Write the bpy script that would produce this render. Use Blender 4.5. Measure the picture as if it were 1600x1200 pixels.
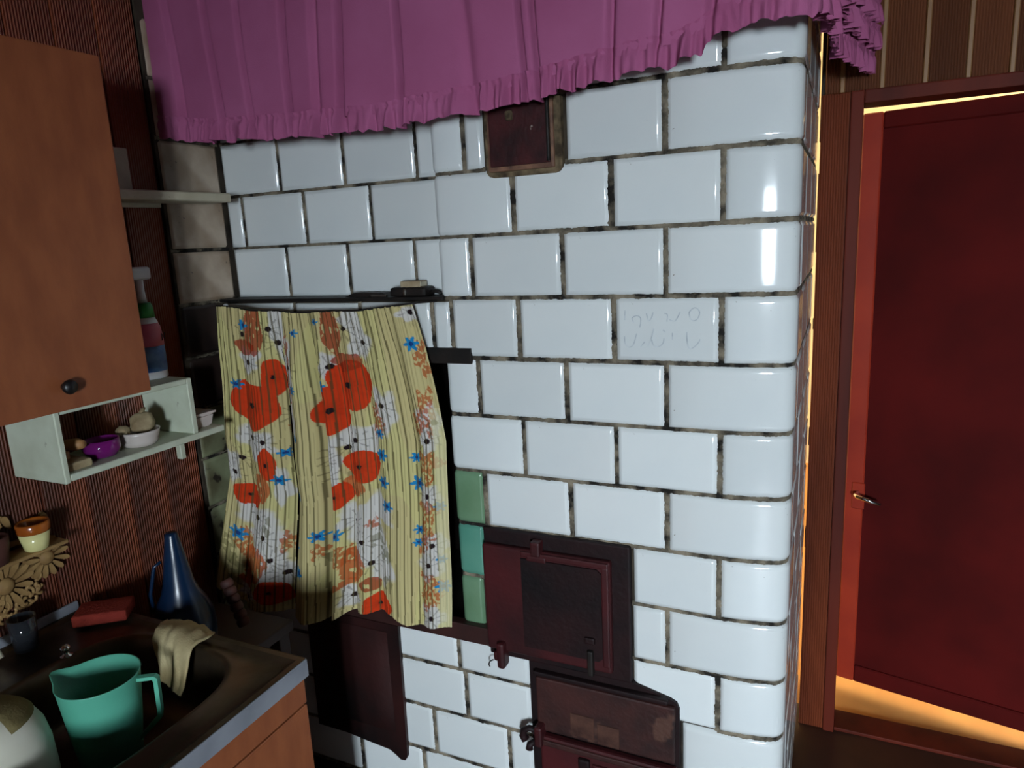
import bpy, bmesh, math, random
from mathutils import Vector, Matrix, noise
random.seed(7)
for o in list(bpy.data.objects): bpy.data.objects.remove(o, do_unlink=True)
scene = bpy.context.scene
COL = scene.collection
PI = math.pi

# ------------------------------------------------------------------ camera, world, light, exposure
cam_d = bpy.data.cameras.new('camera'); cam = bpy.data.objects.new('camera', cam_d); COL.objects.link(cam)
yaw, pitch, roll = -.4428, -.2044, -.0507
fw = Vector((math.sin(yaw) * math.cos(pitch), math.cos(yaw) * math.cos(pitch), math.sin(pitch)))
r0 = Vector((math.cos(yaw), -math.sin(yaw), 0)); u0 = r0.cross(fw)
rt = r0 * math.cos(roll) + u0 * math.sin(roll); up = u0 * math.cos(roll) - r0 * math.sin(roll)
m = Matrix((rt, up, -fw)).transposed().to_4x4(); m.translation = Vector((.1030, -1.4244, 1.583))
cam.matrix_world = m
cam_d.sensor_width = 36; cam_d.lens = 24.75; cam_d.clip_start = .02
scene.camera = cam

world = bpy.data.worlds.new('world'); scene.world = world; world.use_nodes = True
bg = world.node_tree.nodes['Background']; bg.inputs[0].default_value = (.62, .76, 1, 1); bg.inputs[1].default_value = .12

def area(name, loc, rot, sx, sy, power, col):
    d = bpy.data.lights.new(name, 'AREA'); d.shape = 'RECTANGLE'; d.size = sx; d.size_y = sy; d.energy = power; d.color = col
    o = bpy.data.objects.new(name, d); COL.objects.link(o); o.location = loc; o.rotation_euler = rot; return o
# daylight: the sky outside the kitchen window behind the viewer, and the window of the next room
area('window_daylight', (1.75, -4.60, 2.00), (-PI/2, 0, PI), 1.6, 1.6, 1420, (.79, .90, 1.0))
area('hall_daylight', (2.46, 2.1, 1.45), (0, PI/2, 0), 1.1, .9, 75, (1, .90, .70))
scene.view_settings.view_transform = 'Standard'; scene.view_settings.look = 'None'
scene.view_settings.gamma = 1; scene.view_settings.use_curve_mapping = False
scene.view_settings.exposure = 0.82

# ------------------------------------------------------------------ helpers
def lin(r, g, b):
    f = lambda c: (c/255/12.92 if c <= 10 else ((c/255 + .055)/1.055)**2.4)
    return (f(r), f(g), f(b), 1)
def mix(a, b, t): return tuple(a[i]*(1-t) + b[i]*t for i in range(3)) + (1,)
MATS = {}
def mat(name, c1, rough=.5, c2=None, scale=8, metal=0, bump=0, bscale=40, stretch=(1, 1, 1), lo=.35, hi=.65, detail=5,
        coat=0, spec=.5, flute=None, rand=0, sss=0, trans=0, c3=None, scale3=60, th3=.68, wob=0):
    """procedural surface: base colour mixed with a second one by noise, optional speckle, fine bump, optional vertical fluting"""
    mt = bpy.data.materials.new(name); mt.use_nodes = True; nt = mt.node_tree; N = nt.nodes; L = nt.links
    b = N['Principled BSDF']; b.inputs['Roughness'].default_value = rough; b.inputs['Metallic'].default_value = metal
    b.inputs['Specular IOR Level'].default_value = spec; b.inputs['Coat Weight'].default_value = coat
    b.inputs['Coat Roughness'].default_value = .06
    if trans: b.inputs['Transmission Weight'].default_value = trans
    tc = N.new('ShaderNodeTexCoord'); mp = N.new('ShaderNodeMapping'); mp.inputs['Scale'].default_value = stretch
    L.new(tc.outputs['Object'], mp.inputs[0]); co = mp.outputs[0]
    src = None
    if c2 is not None:
        n = N.new('ShaderNodeTexNoise'); n.inputs['Scale'].default_value = scale; n.inputs['Detail'].default_value = detail
        L.new(co, n.inputs['Vector'])
        r = N.new('ShaderNodeValToRGB'); r.color_ramp.elements[0].position = lo; r.color_ramp.elements[1].position = hi
        r.color_ramp.elements[0].color = c1; r.color_ramp.elements[1].color = c2
        L.new(n.outputs['Fac'], r.inputs[0]); src = r.outputs[0]
    else:
        rgb = N.new('ShaderNodeRGB'); rgb.outputs[0].default_value = c1; src = rgb.outputs[0]
    if c3 is not None:
        n3 = N.new('ShaderNodeTexNoise'); n3.inputs['Scale'].default_value = scale3; n3.inputs['Detail'].default_value = 3
        L.new(co, n3.inputs['Vector'])
        r3 = N.new('ShaderNodeValToRGB'); r3.color_ramp.elements[0].position = th3; r3.color_ramp.elements[1].position = th3 + .05
        L.new(n3.outputs['Fac'], r3.inputs[0])
        mx = N.new('ShaderNodeMix'); mx.data_type = 'RGBA'
        L.new(r3.outputs[0], mx.inputs[0]); L.new(src, mx.inputs[6]); mx.inputs[7].default_value = c3; src = mx.outputs[2]
    if rand:
        oi = N.new('ShaderNodeObjectInfo'); mr = N.new('ShaderNodeMapRange')
        mr.inputs[3].default_value = 1 - rand; mr.inputs[4].default_value = 1 + rand * .4
        L.new(oi.outputs['Random'], mr.inputs[0])
        mu = N.new('ShaderNodeVectorMath'); mu.operation = 'SCALE'; L.new(src, mu.inputs[0]); L.new(mr.outputs[0], mu.inputs['Scale'])
        src = mu.outputs[0]
    L.new(src, b.inputs['Base Color'])
    h = None
    if flute:
        ax, freq, depth = flute
        w = N.new('ShaderNodeTexWave'); w.wave_type = 'BANDS'; w.bands_direction = ax; w.inputs['Scale'].default_value = freq
        w.inputs['Distortion'].default_value = wob; w.inputs['Detail'].default_value = 2
        L.new(tc.outputs['Object'], w.inputs['Vector'])
        bn = N.new('ShaderNodeBump'); bn.inputs['Distance'].default_value = depth; bn.inputs['Strength'].default_value = 1
        L.new(w.outputs['Fac'], bn.inputs['Height']); h = bn
    if bump:
        n2 = N.new('ShaderNodeTexNoise'); n2.inputs['Scale'].default_value = bscale; n2.inputs['Detail'].default_value = 4
        L.new(co, n2.inputs['Vector'])
        bn2 = N.new('ShaderNodeBump'); bn2.inputs['Distance'].default_value = bump
        L.new(n2.outputs['Fac'], bn2.inputs['Height'])
        if h: L.new(h.outputs[0], bn2.inputs['Normal'])
        h = bn2
    if h: L.new(h.outputs[0], b.inputs['Normal'])
    MATS[name] = mt
    return mt

def tag(o, label=None, cat=None, group=None, kind=None):
    if label: o['label'] = label
    if cat: o['category'] = cat
    if group: o['group'] = group
    if kind: o['kind'] = kind
    return o
def thing(name, loc, label=None, cat=None, group=None, kind=None):
    o = bpy.data.objects.new(name, None); o.empty_display_size = .05; COL.objects.link(o); o.location = loc
    return tag(o, label, cat, group, kind)
def mesh_obj(name, vs, fs, material, parent=None, smooth=False):
    """vertices in room coordinates; the child is set back by its root's place"""
    me = bpy.data.meshes.new(name); me.from_pydata([tuple(v) for v in vs], [], fs); me.update()
    me.materials.append(material)
    if smooth:
        for p in me.polygons: p.use_smooth = True
    o = bpy.data.objects.new(name, me); COL.objects.link(o)
    if parent is None:                                  # put the origin at the base centre
        xs = [v[0] for v in vs]; ys = [v[1] for v in vs]; zs = [v[2] for v in vs]
        c = Vector(((min(xs)+max(xs))/2, (min(ys)+max(ys))/2, min(zs)))
        me.transform(Matrix.Translation(-c)); o.location = c
    else:
        o.parent = parent
        w = Vector((0, 0, 0)); p = parent
        while p: w += p.location; p = p.parent
        c = Vector((sum(v[0] for v in vs), sum(v[1] for v in vs), sum(v[2] for v in vs))) / len(vs)
        me.transform(Matrix.Translation(-c)); o.location = c - w
    return o
def bm_obj(name, bm, material, parent=None, smooth=False):
    bmesh.ops.recalc_face_normals(bm, faces=bm.faces[:])
    bm.verts.ensure_lookup_table(); bm.verts.index_update()
    vs = [v.co.copy() for v in bm.verts]; fs = [[v.index for v in f.verts] for f in bm.faces]; bm.free()
    return mesh_obj(name, vs, fs, material, parent, smooth)
def box_bm(b, bev=0, seg=2):
    x0, x1, y0, y1, z0, z1 = b
    bm = bmesh.new(); bmesh.ops.create_cube(bm, size=1)
    for v in bm.verts:
        v.co = Vector(((x0+x1)/2 + v.co.x*(x1-x0), (y0+y1)/2 + v.co.y*(y1-y0), (z0+z1)/2 + v.co.z*(z1-z0)))
    if bev: bmesh.ops.bevel(bm, geom=bm.edges[:], offset=bev, segments=seg, profile=.6, affect='EDGES', clamp_overlap=True)
    return bm
def box(name, b, material, parent=None, bev=0, seg=2): return bm_obj(name, box_bm(b, bev, seg), material, parent)
def boxes(name, bs, material, parent=None):
    vs, fs = [], []
    for x0, x1, y0, y1, z0, z1 in bs:
        i = len(vs); vs += [(x, y, z) for x in (x0, x1) for y in (y0, y1) for z in (z0, z1)]
        fs += [[i+a for a in q] for q in ((0,1,3,2), (4,6,7,5), (0,4,5,1), (2,3,7,6), (0,2,6,4), (1,5,7,3))]
    return mesh_obj(name, vs, fs, material, parent)
def lathe(name, c, prof, material, parent=None, n=40, tilt=None, smooth=True, squash=(1, 1), spout=None):
    vs, fs = [], []
    M = Matrix.Identity(3) if tilt is None else tilt
    for r, z in prof:
        for k in range(n):
            a = 2*PI*k/n; rr = r
            p = Vector((rr*math.cos(a)*squash[0], rr*math.sin(a)*squash[1], z))
            if spout: p = spout(p, a, r, z)
            vs.append(Vector(c) + M @ p)
    for i in range(len(prof)-1):
        for k in range(n): fs.append([i*n+k, i*n+(k+1) % n, (i+1)*n+(k+1) % n, (i+1)*n+k])
    if prof[0][0] > 1e-5: fs.append(list(range(n))[::-1])
    if prof[-1][0] > 1e-5: fs.append([(len(prof)-1)*n+k for k in range(n)])
    return mesh_obj(name, vs, fs, material, parent, smooth)
def tube(name, pts, rad, material, parent=None, n=10, flat=None, smooth=True):
    pts = [Vector(p) for p in pts]; vs, fs = [], []
    rads = rad if isinstance(rad, (list, tuple)) else [rad]*len(pts)
    ref = None
    for i, p in enumerate(pts):
        t = (pts[min(i+1, len(pts)-1)] - pts[max(i-1, 0)]).normalized()
        if ref is None:
            ref = t.orthogonal().normalized()
        a = (ref - t*ref.dot(t)).normalized(); b = t.cross(a); ref = a
        for k in range(n):
            q = 2*PI*k/n; vs.append(p + (a*math.cos(q) + b*math.sin(q))*rads[i])
    for i in range(len(pts)-1):
        for k in range(n): fs.append([i*n+k, i*n+(k+1) % n, (i+1)*n+(k+1) % n, (i+1)*n+k])
    fs.append(list(range(n))[::-1]); fs.append([(len(pts)-1)*n+k for k in range(n)])
    return mesh_obj(name, vs, fs, material, parent, smooth)
def prism_x(name, poly, x0, x1, material, parent=None):
    """outline in (y, z) pushed along x"""
    n = len(poly); vs = [(x0, y, z) for y, z in poly] + [(x1, y, z) for y, z in poly]
    fs = [list(range(n)), [n+i for i in range(n)][::-1]] + [[i, n+i, n+(i+1) % n, (i+1) % n] for i in range(n)]
    return mesh_obj(name, vs, fs, material, parent)
def prism_y(name, poly, y0, y1, material, parent=None):
    n = len(poly); vs = [(x, y0, z) for x, z in poly] + [(x, y1, z) for x, z in poly]
    fs = [list(range(n))[::-1], [n+i for i in range(n)]] + [[i, (i+1) % n, n+(i+1) % n, n+i] for i in range(n)]
    return mesh_obj(name, vs, fs, material, parent)
def interp(x, pts):
    if x <= pts[0][0]: return pts[0][1]
    for (a, p), (b, q) in zip(pts, pts[1:]):
        if x <= b: return p + (q - p) * (x - a) / (b - a)
    return pts[-1][1]
def sstep(a, b, x):
    t = min(1, max(0, (x-a)/(b-a))); return t*t*(3-2*t)

# ------------------------------------------------------------------ materials
M_GLAZE = mat('white_glaze', lin(222, 226, 224), .10, lin(212, 218, 218), 3, spec=.55, rand=.08, bump=.0006, bscale=9, c3=lin(120, 115, 100), scale3=95, th3=.745)
M_CHEEKDARK = mat('dark_brown_glaze', lin(58, 42, 36), .5, lin(34, 26, 24), 9)  # darker brown glaze for the two cheek courses just below the ledge
M_CHEEKGREEN = mat('dirty_pale_green_glaze', lin(150, 158, 122), .4, lin(96, 92, 68), 8, c3=lin(50, 44, 36), scale3=20, th3=.60)
M_GLAZE_OLD = mat('grimy_glaze', lin(196, 178, 158), .35, lin(150, 128, 106), 9, spec=.4, rand=.1, bump=.001, bscale=30, c3=lin(60, 45, 38), scale3=60, th3=.70)
M_GREEN = mat('green_glaze', lin(114, 148, 118), .14, lin(98, 130, 98), 7, spec=.5, rand=.12)
M_TURQ = mat('turquoise_glaze', lin(76, 136, 118), .14, lin(94, 148, 128), 7, spec=.5)
M_MORTAR = mat('sooty_mortar', lin(34, 32, 29), .95, lin(136, 126, 108), 30, lo=.38, hi=.66, detail=8, spec=.2, bump=.002, bscale=160)
M_CORE = mat('stove_core', lin(38, 34, 30), .95, lin(70, 62, 52), 14, spec=.1)
M_SOOT = mat('sooty_niche', lin(14, 12, 11), .95, lin(26, 21, 18), 6, spec=.1)
M_IRON = mat('black_iron', lin(20, 19, 18), .55, lin(34, 28, 25), 18, spec=.3, bump=.001, bscale=70)
M_DOORPAINT = mat('maroon_iron_paint', lin(74, 22, 25), .5, lin(36, 15, 17), 5, lo=.30, hi=.70, spec=.4, bump=.0010, bscale=60)
M_DOORSOOT = mat('sooty_iron_paint', lin(13, 10, 12), .6, lin(36, 16, 17), 6, spec=.25, bump=.0015, bscale=60)
M_ASH = mat('worn_ash_door_paint', lin(64, 32, 28), .6, lin(32, 18, 17), 9, spec=.35, bump=.0015, bscale=80, c3=lin(76, 50, 41), scale3=11, th3=.60)
M_RUST = mat('worn_patch', lin(84, 56, 45), .75, lin(54, 33, 28), 22, spec=.2, bump=.001, bscale=120)
M_OVEN = mat('brown_oven_door_paint', lin(52, 22, 20), .5, lin(16, 10, 10), 3.4, lo=.40, hi=.62, spec=.4, bump=.001, bscale=50, stretch=(1, 1, .7))
M_FLUEPLATE = mat('flue_door_paint', lin(70, 26, 28), .55, lin(36, 16, 18), 16, spec=.35, bump=.0015, bscale=90, c3=lin(140, 128, 120), scale3=48, th3=.70)
M_PUTTY = mat('flue_putty', lin(120, 104, 80), .9, lin(60, 50, 38), 40, spec=.2, bump=.003, bscale=90)
M_WOODWALL = mat('fluted_brown_board', lin(134, 64, 35), .42, lin(80, 38, 24), 5, stretch=(1, 1, .12), spec=.35, flute=('Y', 48, .0022), rand=.3)
M_WOODFAR = mat('fluted_far_board', lin(124, 72, 42), .5, lin(86, 48, 30), 5, stretch=(1, 1, .12), spec=.2, flute=('X', 48, .0022), rand=.3)
M_BATTEN = mat('batten_wood', lin(168, 124, 70), .5, lin(120, 82, 46), 8, stretch=(1, 1, .2))
M_FRAME = mat('brown_door_frame_paint', lin(98, 36, 22), .6, lin(70, 26, 18), 7, stretch=(1, 1, .15), spec=.15)
M_FLUTEBOARD = mat('brown_fluted_trim', lin(124, 58, 32), .55, lin(84, 38, 22), 6, stretch=(1, 1, .15), spec=.2, flute=('X', 48, .0022))
M_LEAF = mat('crimson_door_panel', lin(86, 18, 16), .7, lin(64, 13, 12), 3, spec=.07)
M_STILE = mat('red_door_stile', lin(164, 54, 32), .4, lin(140, 42, 28), 4, spec=.4)
M_STEEL = mat('brushed_steel', lin(176, 178, 176), .32, lin(120, 112, 100), 6, metal=1, bump=.0004, bscale=60)
M_SINKTOP = mat('stained_sink_steel', lin(120, 104, 84), .34, lin(66, 54, 42), 7, metal=.85, bump=.0005, bscale=40)
M_EDGE = mat('bright_sink_edge', lin(146, 150, 158), .45, lin(124, 128, 136), 10, metal=.15)
M_CHROME = mat('chrome', lin(220, 222, 224), .12, metal=1)
M_ORANGE = mat('orange_brown_laminate', lin(150, 86, 52), .5, lin(134, 74, 44), 30, spec=.35, stretch=(1, 1, .4), bump=.0002, bscale=300)
M_BLACKPL = mat('black_plastic', lin(20, 18, 18), .4)
M_WPAINT = mat('old_white_paint', lin(196, 188, 164), .55, lin(172, 162, 138), 12, spec=.35, c3=lin(96, 80, 60), scale3=44, th3=.72, bump=.0008, bscale=70)
M_SHELFPAINT = mat('pale_grey_green_paint', lin(204, 212, 192), .55, lin(184, 190, 168), 10, spec=.35, c3=lin(104, 92, 70), scale3=36, th3=.72, bump=.0006, bscale=70)
M_PINK = mat('pink_cloth', lin(172, 96, 136), .9, lin(160, 84, 122), 4, spec=.15, bump=.0006, bscale=420)
M_JUG = mat('mint_plastic', lin(94, 176, 150), .5, lin(84, 166, 140), 6, spec=.4, bump=.0003, bscale=300)
M_ENAMEL = mat('white_enamel', lin(206, 204, 188), .35, lin(190, 186, 166), 5, spec=.5)
M_OLIVE = mat('olive_cloth', lin(128, 116, 78), .9, lin(98, 88, 58), 14, spec=.1, bump=.001, bscale=200)
M_RAG = mat('woven_rag', lin(204, 190, 148), .95, lin(160, 142, 102), 9, spec=.1, bump=.0015, bscale=260)
M_SPONGE = mat('red_sponge', lin(140, 54, 42), .9, lin(116, 42, 34), 12, spec=.1, bump=.003, bscale=160)
M_BLUE = mat('dark_blue_plastic', lin(10, 38, 66), .28, lin(7, 28, 52), 4, spec=.5)
M_GLASS = mat('dull_glass', lin(70, 74, 80), .08, trans=.7)
M_BROWN = mat('brown_clay', lin(86, 46, 36), .7, lin(56, 30, 26), 14, bump=.001, bscale=60)
M_STOOL = mat('dark_stool_wood', lin(62, 36, 26), .55, lin(40, 24, 18), 7, stretch=(.2, 1, 1))
M_CREAM = mat('cream_glaze', lin(222, 214, 152), .22, lin(210, 204, 140), 6, spec=.5)
M_OCHRE = mat('ochre_glaze', lin(176, 96, 30), .2, lin(140, 70, 24), 20, spec=.5)
M_CARVE = mat('carved_wood', lin(168, 136, 88), .6, lin(128, 98, 60), 12, spec=.25)
M_PURPLE = mat('purple_glass', lin(120, 30, 110), .08, lin(96, 22, 90), 5, spec=.6)
M_PORC = mat('white_porcelain', lin(206, 196, 190), .25, lin(188, 178, 170), 8, spec=.5)
M_GARLIC = mat('papery_cream', lin(176, 160, 124), .8, lin(128, 108, 78), 16, bump=.002, bscale=80)
M_WOODEN = mat('pale_wood', lin(166, 122, 76), .6, lin(138, 98, 58), 10, stretch=(.3, 1, 1))
M_LABELW = mat('white_bottle', lin(206, 206, 206), .35)
M_LABELP = mat('pink_label', lin(196, 96, 112), .4, lin(180, 84, 104), 6)
M_LABELB = mat('blue_label', lin(44, 84, 150), .4, lin(110, 150, 190), 26)
M_CAPG = mat('green_cap', lin(30, 130, 52), .4)
M_FLOOR = mat('brown_floor_paint', lin(70, 40, 26), .5, lin(52, 30, 20), 5)
M_HALLFLOOR = mat('tan_floor', lin(206, 150, 82), .5, lin(188, 130, 68), 6, stretch=(1, .15, 1))
M_HALLWALL = mat('cream_hall_wall', lin(236, 222, 186), .8)
M_CEIL = mat('kitchen_ceiling_board', lin(92, 76, 58), .7, lin(76, 62, 48), 3, stretch=(.2, 1, 1))
M_ROOMWALL = mat('kitchen_wall_board', lin(76, 50, 34), .55, lin(60, 38, 26), 4, stretch=(1, 1, .15))
M_WINFRAME = mat('window_frame_paint', lin(210, 206, 196), .4)
M_PENCIL = mat('faint_scribble', lin(158, 168, 174), .35, lin(196, 203, 205), 60)
M_CARD = mat('matchbox_card', lin(176, 160, 132), .7, lin(150, 130, 100), 40)

# ------------------------------------------------------------------ the room
XL, YF, YB, XR, ZC = -1.46, .77, -3.6, 1.75, 2.32      # left wall, door wall, wall behind the viewer, right wall, ceiling
tag(box('floor', (XL-.1, XR+.1, YB-.1, .86, -.1, 0), M_FLOOR), 'dark brown painted kitchen floor', kind='structure')
tag(box('ceiling', (XL-.1, XR+.1, YB-.1, YF+.10, ZC, ZC+.1), M_CEIL), 'plain board ceiling of the kitchen', kind='structure')
tag(box('wall_right', (XR, XR+.1, YB, YF+.10, 0, ZC), M_ROOMWALL), 'brown board wall on the right', kind='structure')
# wall behind the viewer with its window
wx0, wx1, wz0, wz1 = .86, 1.34, .58, 1.78
tag(boxes('wall_back', [(XL-.1, wx0, YB-.1, YB, 0, ZC), (wx1, XR+.1, YB-.1, YB, 0, ZC), (wx0, wx1, YB-.1, YB, 0, wz0), (wx0, wx1, YB-.1, YB, wz1, ZC)], M_ROOMWALL),
    'brown board wall with the kitchen window', kind='structure')
win = thing('window_1', ((wx0+wx1)/2, YB-.05, wz0), 'white framed kitchen window with two casements', kind='structure')
for b in ((wx0, wx0+.045, wz0, wz1), (wx1-.045, wx1, wz0, wz1), (wx0, wx1, wz0, wz0+.05), (wx0, wx1, wz1-.05, wz1), ((wx0+wx1)/2-.035, (wx0+wx1)/2+.035, wz0, wz1), (wx0, wx1, 1.58, 1.62)):
    box('window_frame', (b[0], b[1], YB-.03, YB+.012, b[2], b[3]), M_WINFRAME, win, .004)
box('window_sill', (wx0-.05, wx1+.05, YB-.03, YB+.12, wz0-.03, wz0), M_WINFRAME, win, .005)
# left wall clad with fluted boards
wl = thing('wall_left', (XL-.05, -1.5, 0), 'wall clad in dark brown fluted boards', kind='structure')
box('wall_backing', (XL-.1, XL-.012, YB, .80, 0, ZC), M_STOOL, wl)
pl = None
y = -.135
while y > YB + .05:
    if pl is None:
        pl = box('plank', (XL-.012, XL, y-.1012, y, 0, ZC), M_WOODWALL, wl, .003, 1)
    else:
        o = pl.copy(); COL.objects.link(o); o.parent = wl; o.location = pl.location + Vector((0, y+.135, 0)); o.location.x += random.uniform(-.001, .0015)
    y -= .103
# wall with the door
DX0, DX1, DZ = .136, .93, 1.883
wf = thing('wall_far', (.9, YF+.05, 0), 'wall of fluted brown boards around the red door', kind='structure')
boxes('wall_backing', [(.036, DX0-.02, YF+.014, YF+.10, 0, ZC), (DX1+.02, XR, YF+.014, YF+.10, 0, ZC), (DX0-.02, DX1+.02, YF+.014, YF+.10, DZ+.02, ZC)], M_STOOL, wf)
x = .036; i = 0; prev = None
edges = [.036, .082, .176, .274, .367, .458, .552, .646, .740, .834, .93, 1.03, 1.13, 1.23, 1.33, 1.43, 1.53, 1.63, 1.74]
for a, b in zip(edges, edges[1:]):
    z0 = DZ + .034 if b <= 1.0 else 0
    box('plank', (a+.004, b-.004, YF, YF+.014, z0, ZC), M_WOODFAR, wf, .003, 1)
    if b < 1.7: box('batten', (b-.006, b+.006, YF-.006, YF+.012, z0, ZC), M_BATTEN, wf, .002, 1)
tr = thing('trim_1', (.1, YF, 0), 'brown painted door frame with a fluted board beside the stove', kind='structure')
box('fluted_board', (.0328, .104, YF-.014, YF+.012, 0, DZ+.034), M_FLUTEBOARD, tr, .003, 1)
box('jamb', (.104, DX0, YF-.022, YF+.09, 0, DZ+.034), M_FRAME, tr, .004)
box('jamb', (DX1, DX1+.06, YF-.022, YF+.09, 0, DZ+.034), M_FRAME, tr, .004)
box('header', (DX0, DX1, YF-.022, YF+.09, DZ, DZ+.034), M_FRAME, tr, .004)
box('threshold', (DX0, DX1, YF-.01, YF+.085, 0, .012), M_FRAME, tr, .003)
for z0, z1, xx in ((1.80, 2.3, .036), (1.50, 1.715, .036), (1.28, 1.31, .036), (.93, .98, .036), (.60, .66, .036)):
    box('gap_filler', (.0300, xx, YF+.013, YF+.04, z0, z1), M_CORE, tr)
# the next room, seen through the gaps round the door
tag(box('floor_hall', (-1.5, 2.6, .86, 3.6, -.1, 0), M_HALLFLOOR), 'light tan floor of the next room', kind='structure')
tag(box('wall_hall', (-1.5, 2.6, 3.5, 3.6, 0, ZC), M_HALLWALL), 'cream wall of the next room', kind='structure')
tag(box('wall_hall_right', (2.5, 2.6, .87, 3.5, 0, ZC), M_HALLWALL), 'cream side wall of the next room', kind='structure')
tag(box('wall_hall_left', (-1.6, -1.5, .87, 3.5, 0, ZC), M_HALLWALL), 'cream left wall of the next room', kind='structure')
tag(box('ceiling_hall', (-1.5, 2.6, .87, 3.5, ZC, ZC+.1), M_HALLWALL), 'cream ceiling of the next room', kind='structure')
# the door, hinged on the right and opened a little into the next room
door = thing('door_1', (DX1-.005, YF+.07, .04), 'dark red panelled door standing ajar', kind='structure')
dw, dz0, dz1, dt = .803, .04, 1.888, .036
hx, hy = DX1-.005, YF+.07
def dbox(name, u0, u1, t0, t1, z0, z1, material, parent, bev=.002):
    return box(name, (hx-u1, hx-u0, hy+t0, hy+t1, z0, z1), material, parent, bev, 1)
dbox('panel', .055, dw-.05, .010, dt-.006, dz0+.05, dz1-.04, M_LEAF, door, .001)
dbox('stile', dw-.055, dw, 0, dt, dz0, dz1, M_STILE, door, .004)
dbox('stile', 0, .06, 0, dt, dz0, dz1, M_STILE, door, .004)
dbox('rail', .06, dw-.055, 0, dt, dz1-.048, dz1, M_LEAF, door, .004)
dbox('rail', .06, dw-.055, 0, dt, dz0, dz0+.06, M_LEAF, door, .004)
hd = dbox('handle', dw-.060, dw-.022, -.006, 0, .665, .755, M_STILE, door, .003)
tube('lever', [(hx-dw+.040, hy-.004, .722), (hx-dw+.040, hy-.040, .724), (hx-dw+.046, hy-.048, .724), (hx-dw+.075, hy-.050, .718), (hx-dw+.115, hy-.048, .708)], [.007, .007, .008, .0075, .006], M_CHROME, hd)
door.rotation_euler.z = -math.radians(11.5)

# ------------------------------------------------------------------ the tiled stove
W, H, ZA = .22, .13904, 1.87
RC = .034                      # tight radius of the right corner
XE, RE = -.747, .016           # left end of the tall body, its corner radius
Z = lambda k: ZA - H*k
# the right corner: the glaze bows gently from UB on, then turns tightly into the flank
UB, UC, BOW = -.125, .004, math.radians(15)
CT = [(UB, 0.0, 0.0)]; _x, _y = UB, 0.0; CU = [UB]; _u = UB
UTURN = UC + RC*(PI/2 - BOW)
def _ang(u):
    if u < UC: return BOW*((u-UB)/(UC-UB))**1.3
    return min(PI/2, BOW + (u-UC)/RC)
CX, CY, CA = [UB], [0.0], [0.0]
while _u < UTURN + .001:
    a = _ang(_u + .0005); _x += .001*math.cos(a); _y += .001*math.sin(a); _u += .001
    CU.append(_u); CX.append(_x); CY.append(_y); CA.append(_ang(_u))
XS, YTURN, UEND = CX[-1], CY[-1], CU[-1]
def path(u, d):
    """a point on the stove's face: u runs along the front and round both corners, d is the depth behind the glaze"""
    ul = XE + RE
    if u > UB:
        if u < UEND:
            i = min(len(CU)-2, int((u-UB)/.001)); f = (u-CU[i])/.001
            a = CA[i]*(1-f) + CA[i+1]*f; n = Vector((math.sin(a), -math.cos(a)))
            p = Vector((CX[i]*(1-f) + CX[i+1]*f, CY[i]*(1-f) + CY[i+1]*f))
        else: n = Vector((1, 0)); p = Vector((XS, YTURN + u - UEND))
    elif u < ul:
        a = (ul - u)/RE
        if a < PI/2: n = Vector((-math.sin(a), -math.cos(a))); p = Vector((ul, RE)) + n*RE
        else: n = Vector((-1, 0)); p = Vector((XE, RE + (ul - u - RE*PI/2)))
    else: n = Vector((0, -1)); p = Vector((u, 0))
    return p - n*d
def u_side(y): return UEND + (y - YTURN)
def u_left(y): return XE + RE - RE*PI/2 - (y - RE)
flat = lambda y0: (lambda u, d: Vector((u, y0 + d)))
cheek = lambda x0: (lambda u, d: Vector((x0 - d, u)))
stove = thing('tiled_stove', (-.7, .35, 0), 'tall white tiled stove with cooking niche and iron doors', 'stove')
PROF = [(0, .012), (.0028, .0042), (.0115, 0)]
def tile(u0, u1, z0, z1, p=path, material=M_GLAZE, gap=.0030, name='tile', cut=None):
    j = lambda: random.uniform(-.0010, .0010)
    u0 += gap + j(); u1 -= gap + j(); z0 += gap*.5 + j()*.6; z1 -= gap*.5 + j()*.6
    tw = random.uniform(-.0009, .0009); dd = random.uniform(-.0008, .0008)
    us = [(u0+o, d) for o, d in PROF] + [(u1-o, d) for o, d in PROF[::-1]]
    if p is path:
        ex = [u for u in [UB + (UC-UB)*i/5 for i in range(5)] + [UC + (UEND-UC)*i/8 for i in range(9)] + [XE+RE - RE*PI/2*i/4 for i in range(5)] if u0+.014 < u < u1-.014]
        us = sorted(us + [(u, 0) for u in ex])
    curved = len(us) > 6
    zs = [(z0+o, d) for o, d in PROF] + ([(z0+.016, 0), (z1-.016, 0)] if curved else []) + [(z1-o, d) for o, d in PROF[::-1]]
    vs = []
    for u, du in us:
        for z, dz in zs:
            q = p(u, max(du, dz) + dd); vs.append((q.x, q.y, z + tw*(u-u0)/max(.05, u1-u0)))
    n = len(zs)
    fs = [[i*n+k, (i+1)*n+k, (i+1)*n+k+1, i*n+k+1] for i in range(len(us)-1) for k in range(n-1)]
    o = mesh_obj(name, vs, fs, material, stove)
    if curved:
        for i, pg in enumerate(o.data.polygons):
            c, k = divmod(i, n-1)
            pg.use_smooth = True
    else:
        for i, pg in enumerate(o.data.polygons): pg.use_smooth = i != 12
    return o
MORT = ([], [])
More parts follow.
